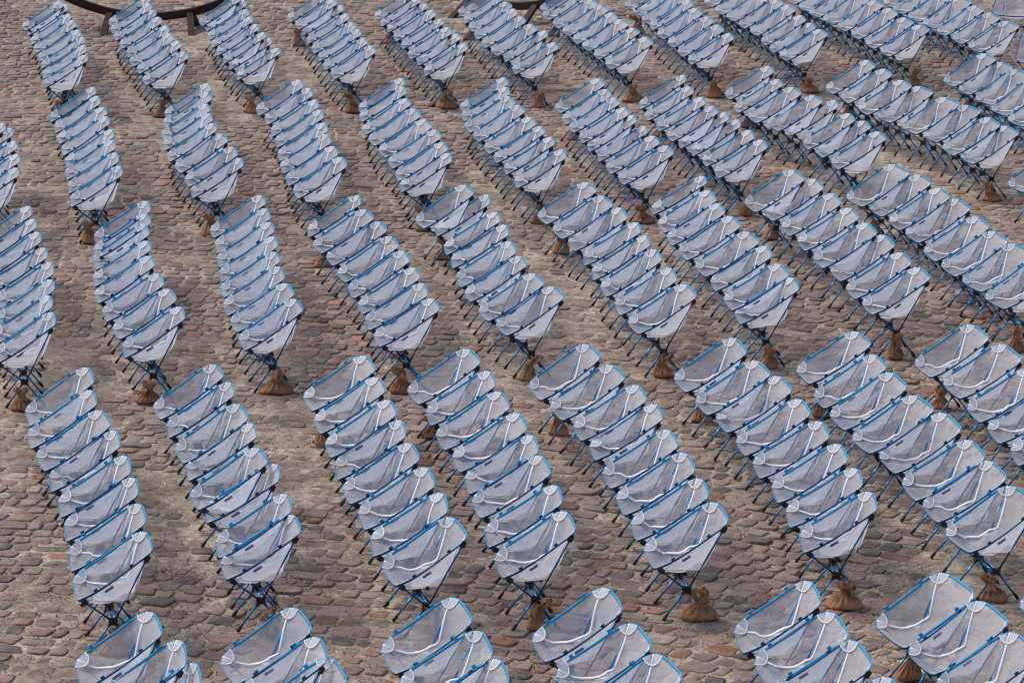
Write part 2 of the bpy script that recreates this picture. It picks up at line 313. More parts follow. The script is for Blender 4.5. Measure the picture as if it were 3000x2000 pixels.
    'f00': [(-2.277, 18.755, 0.243), (-2.079, 18.294, 0.143), (-1.965, 17.918, 0.136)],
    'f01': [(-1.431, 18.837, 0.299), (-1.297, 18.332, 0.159), (-1.200, 18.010, 0.259)],
    'f02': [(-0.513, 19.024, 0.245), (-0.397, 18.461, 0.176), (-0.289, 18.001, 0.133)],
    'f03': [(0.373, 19.196, 0.193), (0.505, 18.616, 0.207), (0.660, 18.060, 0.289)],
    'f04': [(1.571, 19.348, 0.076), (1.658, 18.817, 0.144), (1.743, 18.323, 0.143), (1.873, 17.721, 0.110)],
    'f05': [(2.459, 19.519, 0.332), (2.590, 19.017, 0.254), (2.681, 18.462, 0.154)],
    'f06': [(3.357, 19.832, 0.219)],
}
BAGS_NEAR = {
    'b00': (-4.926, 37.423, 0.196),  # from hub -0.09 0.69
    'b01': (-3.817, 36.900, 0.171),  # from hub -0.05 -0.04
    'b02': (-2.855, 37.165, 0.172),  # from hub -0.06 -0.04
    'b03': (-1.757, 37.213, 0.172),  # from hub -0.01 -0.10
    'b04': (-0.731, 37.476, 0.226),  # from hub 0.02 -0.04
    'b05': (0.269, 37.474, 0.121),  # from hub 0.03 -0.17
    'b06': (1.323, 37.888, 0.228),  # from hub 0.03 -0.07
    'b07': (2.249, 38.104, 0.176),  # from hub 0.04 -0.13
    'b08': (3.352, 38.465, 0.220),  # from hub 0.07 -0.01
    'b09': (4.589, 38.924, 0.176),  # from hub 0.11 0.11
    'b10': (5.710, 40.179, 0.209),  # from hub 0.18 1.06
    'c01': (-3.881, 30.984, 0.163),  # from hub -0.04 -0.03
    'c02': (-2.818, 31.295, 0.165),  # from hub -0.06 -0.09
    'c03': (-1.776, 31.375, 0.165),  # from hub 0.01 0.03
    'c04': (-0.834, 31.529, 0.166),  # from hub -0.01 -0.12
    'c05': (0.238, 31.849, 0.145),  # from hub -0.02 0.03
    'c06': (1.245, 31.915, 0.200),  # from hub -0.01 -0.05
    'c07': (2.230, 32.228, 0.147),  # from hub 0.05 -0.07
    'c08': (3.419, 32.580, 0.171),  # from hub 0.07 -0.10
    'c09': (4.673, 32.901, 0.193),  # from hub -0.00 -0.10
    'd00': (-3.741, 25.466, 0.196),  # from hub 0.02 -0.14
    'd01': (-2.816, 25.697, 0.198),  # from hub -0.04 -0.06
    'd02': (-1.843, 25.974, 0.261),  # from hub 0.03 -0.05
    'd03': (-0.866, 25.988, 0.186),  # from hub -0.04 -0.10
    'd04': (0.125, 26.232, 0.148),  # from hub -0.03 -0.22
    'd05': (1.202, 26.494, 0.168),  # from hub -0.00 -0.02
    'd06': (2.061, 26.740, 0.142),  # from hub 0.02 -0.09
    'd07': (3.114, 27.050, 0.127),  # from hub -0.01 -0.07
    'd08': (4.111, 27.271, 0.145),  # from hub -0.11 -0.12
    'e00': (-2.447, 20.080, 0.200),  # from hub 0.01 -0.04
    'e01': (-1.517, 20.394, 0.111),  # from hub 0.05 -0.12
    'e02': (-0.442, 20.437, 0.111),  # from hub 0.09 0.01
    'e03': (0.174, 20.557, 0.161),  # from hub 0.02 -0.00
    'e04': (1.195, 20.764, 0.243),  # from hub 0.08 0.00
    'e05': (2.137, 20.989, 0.230),  # from hub 0.05 -0.06
    'e06': (3.103, 21.143, 0.209),  # from hub -0.02 -0.00
}
BAGS_FAR = {
    'b03': (-2.592, 41.490, 0.150),  # from hub -0.09 0.29
    'b04': (-1.502, 41.654, 0.150),  # from hub -0.04 0.24
    'b05': (-0.578, 41.913, 0.150),  # from hub -0.13 0.26
    'b06': (0.499, 42.129, 0.150),  # from hub -0.05 0.20
    'b07': (1.550, 42.370, 0.150),  # from hub -0.04 0.17
    'b08': (2.614, 42.863, 0.150),  # from hub 0.03 0.43
    'b09': (3.654, 43.805, 0.150),  # from hub 0.03 1.11
    'c05': (-0.364, 35.433, 0.150),  # from hub -0.03 -0.28
    'c06': (0.647, 35.803, 0.150),  # from hub -0.01 0.14
    'c07': (1.572, 35.963, 0.150),  # from hub 0.01 0.07
    'c08': (2.526, 36.452, 0.150),  # from hub 0.03 0.03
    'c09': (3.662, 37.338, 0.150),  # from hub 0.05 0.50
    'c10': (5.034, 37.850, 0.150),  # from hub 0.10 0.59
    'd03': (-1.693, 30.117, 0.150),  # from hub -0.09 0.05
    'd04': (-0.645, 30.431, 0.150),  # from hub 0.01 0.02
    'd05': (0.443, 30.672, 0.150),  # from hub -0.00 0.08
    'd07': (2.399, 31.243, 0.150),  # from hub 0.03 0.09
    'd08': (3.375, 31.480, 0.150),  # from hub 0.04 0.08
    'e02': (-1.383, 24.529, 0.150),  # from hub -0.06 -0.05
    'e03': (-0.609, 24.777, 0.150),  # from hub -0.06 0.03
    'e04': (0.349, 24.861, 0.150),  # from hub 0.00 -0.02
    'e05': (1.448, 25.220, 0.150),  # from hub 0.01 0.12
    'e06': (2.370, 25.362, 0.150),  # from hub -0.01 0.05
    'e07': (3.285, 25.589, 0.150),  # from hub -0.03 0.02
    'f05': (2.412, 19.685, 0.150),  # from hub -0.01 0.04
}


# ------------------------------------------------------------------ ground
def build_ground():
    # one sheet of sandy bedding that reaches the horizon, gently uneven near the paving
    xs = np.concatenate([[-400, -60, -20], np.linspace(-9.5, 9.5, 330), [20, 60, 400]])
    ys = np.concatenate([[-200, 0, 10], np.linspace(15.8, 51, 520), [70, 140, 500]])
    rng = np.random.default_rng(5)
    X, Y = np.meshgrid(xs, ys)
    Z = np.zeros_like(X)
    for _ in range(46):
        k_ = 2 ** rng.uniform(.2, 4.1); th = rng.uniform(0, np.pi)
        Z += np.sin(k_ * (X * np.cos(th) + Y * np.sin(th)) + rng.uniform(0, 6.28)) / (1 + .12 * k_)
    Z = Z / Z.std()
    W = np.sin(X * 0.9 + 1.0) * np.cos(Y * 0.42 + X * 0.35) + 0.55 * np.sin(X * 2.2 - Y * 1.1)
    inside = (np.abs(X) < 9.6) & (Y > 15) & (Y < 51.5)
    Z = np.where(inside, -0.0080 + 0.0028 * Z + 0.0018 * np.clip(W, -.6, 1.0), -0.02)
    Z = np.minimum(Z, 0.004)
    v = np.stack([X.ravel(), Y.ravel(), Z.ravel()], 1)
    n, k = X.shape
    f = [(i * k + j, i * k + j + 1, (i + 1) * k + j + 1, (i + 1) * k + j) for i in range(n - 1) for j in range(k - 1)]
    tag(mesh_ob('ground', v, f, M['sand']), kind='structure')

    # setts: curved courses around a centre, so that they run level on the left and slant on the right
    cx, cy = -5.2, 8.5
    rng = np.random.default_rng(11)
    pal = np.array([(.285, .225, .190), (.250, .205, .180), (.320, .265, .225), (.270, .185, .155), (.300, .140, .092),
                    (.150, .150, .155), (.085, .092, .095), (.165, .120, .128), (.210, .185, .165), (.400, .360, .320),
                    (.110, .120, .105), (.300, .205, .165)])
    pw = np.array([.17, .16, .11, .13, .06, .08, .05, .05, .10, .02, .02, .05]); pw /= pw.sum()
    V = []; F = []; T = []
    NS = 16
    ring_sc = np.array([1.0, 0.99, 0.962, 0.91, 0.5])
    ring_z = np.array([-0.034, -0.009, -0.0032, -0.0008, 0.0004])
    base = 0
    r = 5.5
    while r < 47:
        dr = 0.158 * rng.uniform(0.86, 1.14)
        rc = r + dr / 2
        arc_off = rng.uniform(0, 1)
        a = R(20) + arc_off * 0.2 / rc
        amax = R(128)
        while a < amax:
            wdt = 0.148 * math.exp(rng.normal(0, 0.24))
            wdt = min(max(wdt, .085), .26)
            da = wdt / rc
            ac = a + da / 2
            a += da
            px = cx + rc * math.cos(ac); py = cy + rc * math.sin(ac)
            # local wander so that courses are not perfect arcs
            px += 0.05 * math.sin(py * 1.3 + px * .7) + 0.03 * math.sin(py * 3.1); py += 0.09 * math.sin(px * 1.15) + 0.04 * math.sin(px * 3.3 + py * .5)
            if py < 16.2 or py > 50.5 or abs(px) > 1.6 + 0.158 * py: continue
            # sandy worn zones where the joints are wide and some stones are buried
            worn = math.sin(px * 0.9 + 1.0) * math.cos(py * 0.42 + px * 0.35) + 0.55 * math.sin(px * 2.2 - py * 1.1)
            if rng.random() < 0.02 + 0.10 * max(0, worn - .55): continue
            gap = 0.0085 + 0.0070 * rng.random() + 0.006 * max(0, worn)
            hw = max(.035, wdt / 2 - gap * rng.uniform(.8, 1.7)); hd = max(.04, dr / 2 - gap * rng.uniform(.7, 1.2))
            cn = np.array([(-1, -1), (1, -1), (1, 1), (-1, 1)], float) + rng.normal(0, .085, (4, 2))
            ch = rng.uniform(.05, .15)
            pts_ = []
            for q in range(4):
                A_, B_ = cn[q], cn[(q + 1) % 4]
                nn_ = np.array([B_[1] - A_[1], A_[0] - B_[0]]) / 2
                bow = rng.normal(.035, .03)
                for t_ in (ch, .36, .64, 1 - ch):
                    pts_.append(A_ * (1 - t_) + B_ * t_ + nn_ * (bow * math.sin(math.pi * t_) + rng.normal(0, .022)))
            lx, ly = np.array(pts_).T
            skew = rng.normal(0, .09); tap = rng.normal(0, .09)
            lx2 = lx * (1 + tap * ly) + skew * ly; ly2 = ly * (1 + rng.normal(0, .06) * lx)
            lx2 *= hw; ly2 *= hd * rng.uniform(.90, 1.03)
            rot = ac - math.pi / 2 + rng.normal(0, .05)
            cr, sr = math.cos(rot), math.sin(rot)
            tilt = rng.normal(0, .028, 2)
            z0 = -0.0005 + rng.normal(0, .0040) - 0.006 * max(0, worn) * rng.random()
            dome = rng.uniform(.5, 1.3)
            for s_, z_ in zip(ring_sc, ring_z):
                jx = lx2 * s_; jy = ly2 * s_
                jz = z0 + z_ * dome + jx * tilt[0] + jy * tilt[1] + rng.normal(0, .0012, NS) * (s_ < .95)
                V.append(np.stack([px + jx * cr - jy * sr, py + jx * sr + jy * cr, jz], 1))
            V.append(np.array([[px, py, z0 + .0035]]))
            for q in range(4):
                for i in range(NS):
                    i2 = (i + 1) % NS
                    F.append((base + q * NS + i, base + q * NS + i2, base + (q + 1) * NS + i2, base + (q + 1) * NS + i))
            c_ = base + 5 * NS
            for i in range(NS): F.append((base + 4 * NS + i, base + 4 * NS + (i + 1) % NS, c_))
            base += 5 * NS + 1
            col = pal[rng.choice(len(pal), p=pw)]
            col2 = pal[rng.choice(5)]
            col = col * .78 + col2 * .22
            col = col * rng.uniform(.68, 1.15) * np.array([1.06, .96, .93])
            T.append(np.tile(np.array([*col, 1.0]), (5 * NS + 1, 1)))
        r += dr
    V = np.concatenate(V); T = np.concatenate(T)
    me = bpy.data.meshes.new('cobblestone_paving')
    me.vertices.add(len(V)); me.vertices.foreach_set('co', V.astype(np.float32).ravel())
    lt = np.array([len(q) for q in F], np.int32); ls = np.concatenate([[0], np.cumsum(lt)[:-1]]).astype(np.int32)
    me.loops.add(int(lt.sum())); me.loops.foreach_set('vertex_index', np.fromiter((i for q in F for i in q), np.int32, int(lt.sum())))
    me.polygons.add(len(F)); me.polygons.foreach_set('loop_start', ls)
    me.polygons.foreach_set('loop_total', lt)
    me.polygons.foreach_set('use_smooth', np.ones(len(F), bool))
    me.update(calc_edges=True)
    at = me.attributes.new('tone', 'FLOAT_COLOR', 'POINT'); at.data.foreach_set('color', T.astype(np.float32).ravel())
    me.materials.append(M['stone'])
    o = bpy.data.objects.new('cobblestone_paving', me); COL.objects.link(o)
    tag(o, kind='structure')
    print('stones', len(T) // (5 * NS + 1))
build_ground()

def build_litter():
    """moss tufts, dry leaf crumbs and straw lying in the joints"""
    rng = np.random.default_rng(3)
    def scatter(n, seed):
        g = np.random.default_rng(seed); out = []
        while len(out) < n:
            y = 16.8 + 30 * g.random() ** 1.25
            x = (g.random() * 2 - 1) * (1.2 + 0.152 * y)
            dens = 0.5 + 0.5 * math.sin(x * 1.4 + 2 * math.sin(y * .45 + seed)) * math.cos(y * .8 + seed)
            # litter gathers in lines between the courses
            if g.random() < dens ** 1.5 + .05: out.append((x, y))
        return out
    def tufts(name, mat, spots, kind_, cnt, size, up):
        v = []; f = []
        for x, y in spots:
            k = rng.integers(*cnt)
            spread = rng.uniform(.012, .045)
            for _ in range(k):
                a = rng.uniform(0, 2 * math.pi); px = x + rng.normal(0, spread * 1.5); py = y + rng.normal(0, spread)
                s = size * rng.uniform(.6, 1.7); z = -.014 + rng.random() * .010
                e = rng.uniform(*up)
                dx, dy = math.cos(a) * s, math.sin(a) * s
                wx, wy = -math.sin(a) * s * .28, math.cos(a) * s * .28
                b = len(v)
                v += [(px - wx, py - wy, z), (px + wx, py + wy, z), (px + wx * .6 + dx * .7, py + wy * .6 + dy * .7, z + e * .8), (px + dx * 1.1, py + dy * 1.1, z + e),
                      (px - wx * .6 + dx * .5, py - wy * .6 + dy * .5, z + e * .7)]
                f += [(b, b + 1, b + 2, b + 3, b + 4)]
        o = mesh_ob(name, v, f, mat, smooth=False)
        tag(o, kind_, kind='stuff')
    tufts('moss', M['moss'], scatter(3200, 1), 'short green moss and weeds in the joints', (4, 13), .013, (.004, .016))
    tufts('leaf_litter', M['dry'], scatter(9000, 2), 'dark brown leaf crumbs caught between cobblestones', (3, 13), .011, (.001, .006))
    tufts('dry_grass', M['straw'], scatter(3000, 3), 'dry straw coloured grass in the joints', (3, 9), .014, (.003, .016))
build_litter()

def build_gravel():
    rng = np.random.default_rng(21)
    for name, mat, n, lo, hi in (('gravel', principled('pale_grit', (0.50, 0.41, 0.31), 0.9, noise=0.5, scale=4), 26000, .0035, .0085),
                                 ('dark_gravel', principled('brown_grit', (0.13, 0.085, 0.06), 0.9, noise=0.5, scale=4), 15000, .0035, .0080)):
        y = 16.8 + 27 * rng.random(n) ** 1.3; x = (rng.random(n) * 2 - 1) * (1.2 + .152 * y)
        s = rng.uniform(lo, hi, n)
        b = np.array([(1, 0, 0), (0, 1, 0), (-1, 0, 0), (0, -1, 0), (0, 0, .7), (0, 0, -.7)], float)
        a = rng.uniform(0, 6.28, n); c, d_ = np.cos(a), np.sin(a)
        j = b[None] * (1 + rng.normal(0, .2, (n, 6, 1))) * s[:, None, None]
        v = np.stack([j[..., 0] * c[:, None] - j[..., 1] * d_[:, None] + x[:, None], j[..., 0] * d_[:, None] + j[..., 1] * c[:, None] + y[:, None], j[..., 2] + (rng.uniform(-.007, .003, n))[:, None]], 2).reshape(-1, 3)
        t = np.array([(0, 1, 4), (1, 2, 4), (2, 3, 4), (3, 0, 4), (1, 0, 5), (2, 1, 5), (3, 2, 5), (0, 3, 5)])
        f = (t[None] + (np.arange(n) * 6)[:, None, None]).reshape(-1, 3)
        me = bpy.data.meshes.new(name)
        me.vertices.add(len(v)); me.vertices.foreach_set('co', v.astype(np.float32).ravel())
        me.loops.add(f.size); me.loops.foreach_set('vertex_index', f.astype(np.int32).ravel())
        me.polygons.add(len(f)); me.polygons.foreach_set('loop_start', np.arange(0, f.size, 3, dtype=np.int32)); me.polygons.foreach_set('loop_total', np.full(len(f), 3, np.int32))
        me.update(calc_edges=True); me.materials.append(mat)
        o = bpy.data.objects.new(name, me); COL.objects.link(o)
        tag(o, 'loose %s grit lying on and between the cobblestones' % ('pale' if name == 'gravel' else 'brown'), 'gravel', kind='stuff')
build_gravel()

# ------------------------------------------------------------------ the camp chair
HUBZ, HUBY = 0.194, 0.130
FOOT = {-1: -0.150, 1: 0.149}; FOOTY = 0.155
OUT = [(-.224, 0, .354), (-.223, .10, .356), (-.216, .190, .363), (-.196, .219, .379), (-.165, .240, .400), (-.118, .254, .427), (.005, .257, .503),
       (.130, .256, .588), (.186, .247, .624), (.222, .221, .640), (.247, .178, .648), (.258, .09, .651), (.260, 0, .650)]
IF, IB = 3, 9          # indices of the pocket points on the outline
SEAM_W = [OUT[IF], (-.150, .194, .353), (-.100, .182, .340), (-.050, .173, .333), (.010, .165, .330), (.065, .162, .333), (.108, .160, .346), (.132, .160, .392), (.182, .184, .545), OUT[IB]]
SEAM_C = [OUT[IF], (-.150, .194, .353), (-.100, .182, .340), (-.050, .173, .333), (.005, .161, .334), (.048, .150, .356), (.090, .148, .380), (.132, .160, .392), (.182, .184, .545), OUT[IB]]

def mir(p, s): return (p[0], p[1] * s, p[2])

def coons(c0, c1, d0, d1):
    """c0,c1: curves along u (n,3) at v=0,1; d0,d1: curves along v (k,3) at u=0,1"""
    n, k = len(c0), len(d0)
    u = np.linspace(0, 1, n)[:, None, None]; v = np.linspace(0, 1, k)[None, :, None]
    A = (1 - v) * c0[:, None] + v * c1[:, None]
    Bq = (1 - u) * d0[None] + u * d1[None]
    Cq = (1 - u) * (1 - v) * c0[0] + (1 - u) * v * c1[0] + u * (1 - v) * c0[-1] + u * v * c1[-1]
    return A + Bq - Cq

def wob(P, seed, amp):
    g = np.random.default_rng(seed)
    n, k = P.shape[:2]
    u = np.linspace(0, 1, n)[:, None]; v = np.linspace(0, 1, k)[None]
    h = np.zeros((n, k))
    for _ in range(7):
        fu, fv = g.uniform(1, 6), g.uniform(1, 5); h += g.normal(0, 1) / (1 + .25 * (fu + fv)) * np.sin(2 * np.pi * (fu * u * .7 + fv * v * g.choice([-1, 1]) * .6 + g.random()))
    env = (np.sin(np.pi * u) ** .5) * (np.sin(np.pi * v) ** .5)
    Pu = np.gradient(P, axis=0); Pv = np.gradient(P, axis=1)
    N = np.cross(Pu, Pv); N /= (np.linalg.norm(N, axis=2, keepdims=True) + 1e-9)
    return P + N * (h * env * amp)[..., None]

def ribbon(mb, pts, wdir, w, th, m_in=0, m_out=0):
    """flat strip of width w and thickness th; wdir gives the width direction per point"""
    pts = np.array(pts); n = len(pts)
    rows = []
    for i in range(n):
        t = Vector(pts[min(i + 1, n - 1)] - pts[max(i - 1, 0)]).normalized()
        wd = Vector(wdir[i]); wd = (wd - t * wd.dot(t)).normalized()
        nn = t.cross(wd)
        p = Vector(pts[i])
        rows.append([p - wd * w / 2 - nn * th / 2, p + wd * w / 2 - nn * th / 2, p + wd * w / 2 + nn * th / 2, p - wd * w / 2 + nn * th / 2])
    v = [q for r_ in rows for q in r_]; f = []; mi = []
    for i in range(n - 1):
        for k in range(4):
            k2 = (k + 1) % 4
            f.append((i * 4 + k, i * 4 + k2, (i + 1) * 4 + k2, (i + 1) * 4 + k)); mi.append((m_out, m_in, m_in, m_in)[k] if m_out is not None else 0)
    f.append((3, 2, 1, 0)); f.append(tuple((n - 1) * 4 + k for k in range(4))); mi += [m_in, m_in]
    b = len(mb.v); mb.v += [tuple(q) for q in v]; mb.f += [tuple(i + b for i in q) for q in f]; mb.m += mi

def half_outline(s, n=15):
    """outline pieces on side s"""
    front = catmull([mir(p, s) for p in OUT[:IF + 1]], 8)
    side = catmull([mir(p, s) for p in OUT[IF:IB + 1]], n)
    back = catmull([mir(p, s) for p in OUT[IB:]], 8)
    return front, side, back

def build_fabric(seed, root):
    NU = 22
    g = np.random.default_rng(seed * 7 + 1)
    jit = lambda L, a: [L[0]] + [tuple(np.array(p) + g.normal(0, a, 3) * (1, 1, 1)) for p in L[1:-1]] + [L[-1]]
    mb = MB(); seams = {}
    for s in (-1, 1):
        sw0 = jit(SEAM_W, .0055)
        sc0 = sw0[:4] + jit([SEAM_C[3]] + SEAM_C[4:7] + [SEAM_C[7]], .005)[1:-1] + sw0[7:]
        seams[s] = ([mir(p, s) for p in sw0], [mir(p, s) for p in sc0])
        f_, e_, b_ = half_outline(s)
        E = catmull([mir(p, s) for p in OUT[IF:IB + 1]], NU)
        S = catmull(seams[s][0], NU)
        k = 7
        P = coons(E, S, np.repeat(E[:1], k, 0), np.repeat(E[-1:], k, 0))
        # wing hangs slightly outward
        u = np.linspace(0, 1, NU)[:, None]; v = np.linspace(0, 1, k)[None]
        P[..., 1] += s * .007 * np.sin(np.pi * u) * np.sin(np.pi * v)
        P = wob(P, seed * 10 + s + 2, .0085)
        mb.grid(P.tolist())
    SL, SR = catmull(seams[-1][1], NU), catmull(seams[1][1], NU)
    fl, fr = half_outline(-1)[0], half_outline(1)[0]
    bl, br = half_outline(-1)[2], half_outline(1)[2]
    front = catmull([tuple(p) for p in fl[::-1]] + [tuple(p) for p in fr[1:]], 15)
    back = catmull([tuple(p) for p in bl] + [tuple(p) for p in br[::-1][1:]], 15)
    P = coons(SL, SR, front, back)
    u = np.linspace(0, 1, NU)[:, None]; v = np.linspace(0, 1, 15)[None]
    sag = np.sin(np.pi * u) ** 1 * np.sin(np.pi * v) ** 1.2
    P[..., 2] -= g.uniform(.018, .042) * sag * np.clip(1.25 - 1.3 * u, 0, 1); P[..., 0] += .016 * sag * np.clip(1.5 * u - .3, 0, 1)
    P = wob(P, seed * 10 + 5, .008)
    mb.grid(P.tolist())
    fab = mb.ob('seat_fabric', M['net'], root)
    # seam tapes
    for s in (-1, 1):
        tb = MB()
        for c in seams[s]:
            pts = catmull(c, 22); pts = pts + np.array([0, -s * .002, .0035])
            side = [Vector((0, s * .5, 1)) if i < 9 else Vector((-.6, s * .8, .25)) for i in range(22)]
            wd = []
            for i in range(22):
                t = pts[min(i + 1, 21)] - pts[max(i - 1, 0)]
                q = i / 21; nrm = np.array([-.75 * q, -s * .55, 1.0 - .75 * q])
                wd.append(np.cross(t, nrm))
            ribbon(tb, pts, wd, .0145, .0022)
        tb.ob('seam_tape', M['tape'], fab)
    # corner pockets
    for s in (-1, 1):
        for idx in (IF, IB):
            K = np.array(mir(OUT[idx], s))
            rr = .066 if idx == IB else .066
            prev = catmull([mir(p, s) for p in OUT[:idx + 1]][::-1], 60); nxt = catmull([mir(p, s) for p in OUT[idx:]], 60)
            sm = catmull(seams[s][0] if idx == IF else seams[s][0][::-1], 60)
            pick = lambda c: next((p for p in c if np.linalg.norm(p - K) >= rr), c[-1])
            A, C_, B_ = pick(prev), pick(sm), pick(nxt)
            rays = []
            for t in np.linspace(0, 1, 7): rays.append((A - K) * (1 - t) + (C_ - K) * t)
            for t in np.linspace(0, 1, 7)[1:]: rays.append((C_ - K) * (1 - t) + (B_ - K) * t)
            rays = [q / np.linalg.norm(q) * rr for q in rays]
            up = np.array([-.35, -s * .55, .75]); up = up / np.linalg.norm(up) * .0040
            pb = MB()
            rings = [[K + up]] 
            v = [K + up]; f = []
            NR = 4
            for q in rays:
                for j in range(1, NR + 1):
                    w_ = j / NR
                    v.append(K + q * w_ + up * (1 + .9 * math.sin(math.pi * w_)))
            for i in range(len(rays) - 1):
                f.append((0, 1 + i * NR, 1 + (i + 1) * NR))
                for j in range(NR - 1): f.append((1 + i * NR + j, 2 + i * NR + j, 2 + (i + 1) * NR + j, 1 + (i + 1) * NR + j))
            pb.add(v, f, 0)
            # tape along the pocket mouth and across it
            arc = [K + q + up * 1.5 for q in rays]
            arc = catmull(arc, 18)
            ribbon(pb, arc, [K - a for a in arc], .0065, .002, 1, 1)
            line = [K + (C_ - K) * t + up * (1.6 + .9 * math.sin(math.pi * t)) for t in np.linspace(0.02, 1.05, 6)]
            nrm = np.cross(A - K, B_ - K)
            ribbon(pb, line, [np.cross(np.array(C_) - K, up)] * 6, .0095, .002, 1, 1)
            pb.ob('corner_pocket', [M['patch'], M['tape']], fab)
    return fab

def build_binding(root):
    """blue webbing sewn all round: sky blue on the inside, navy on the outside"""
    loop = []
    for s in (1, -1):
        pts = [mir(p, s) for p in OUT]
        loop.append(catmull(pts if s == 1 else pts[::-1], 60))
    full = np.concatenate([loop[0][:-1], loop[1][:-1]])
    n = len(full); cen = np.array([.01, 0, .40])
    ins = MB()
    prof = []
    for i in range(n):
        p = full[i]; t = full[(i + 1) % n] - full[i - 1]; t = t / np.linalg.norm(t)
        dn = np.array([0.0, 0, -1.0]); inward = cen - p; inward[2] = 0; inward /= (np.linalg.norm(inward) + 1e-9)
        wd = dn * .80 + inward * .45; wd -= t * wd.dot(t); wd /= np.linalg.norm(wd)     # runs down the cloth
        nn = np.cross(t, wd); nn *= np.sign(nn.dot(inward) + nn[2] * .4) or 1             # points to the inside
        a = p - wd * .0015 + nn * .0022; b = p - wd * .0015 - nn * .0022
        c = p + wd * .0125 - nn * .0022; e = p + wd * .0125 + nn * .0022
        prof.append((a, b, c, e, p - wd * .0045))
    v = []; f = []; m = []
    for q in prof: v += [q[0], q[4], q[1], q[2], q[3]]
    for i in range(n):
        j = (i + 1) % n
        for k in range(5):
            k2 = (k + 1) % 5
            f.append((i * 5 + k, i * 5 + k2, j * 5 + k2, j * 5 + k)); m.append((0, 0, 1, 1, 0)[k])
    return mesh_ob('edge_binding', v, f, [M['blue_in'], M['blue_out']], root, True, m)

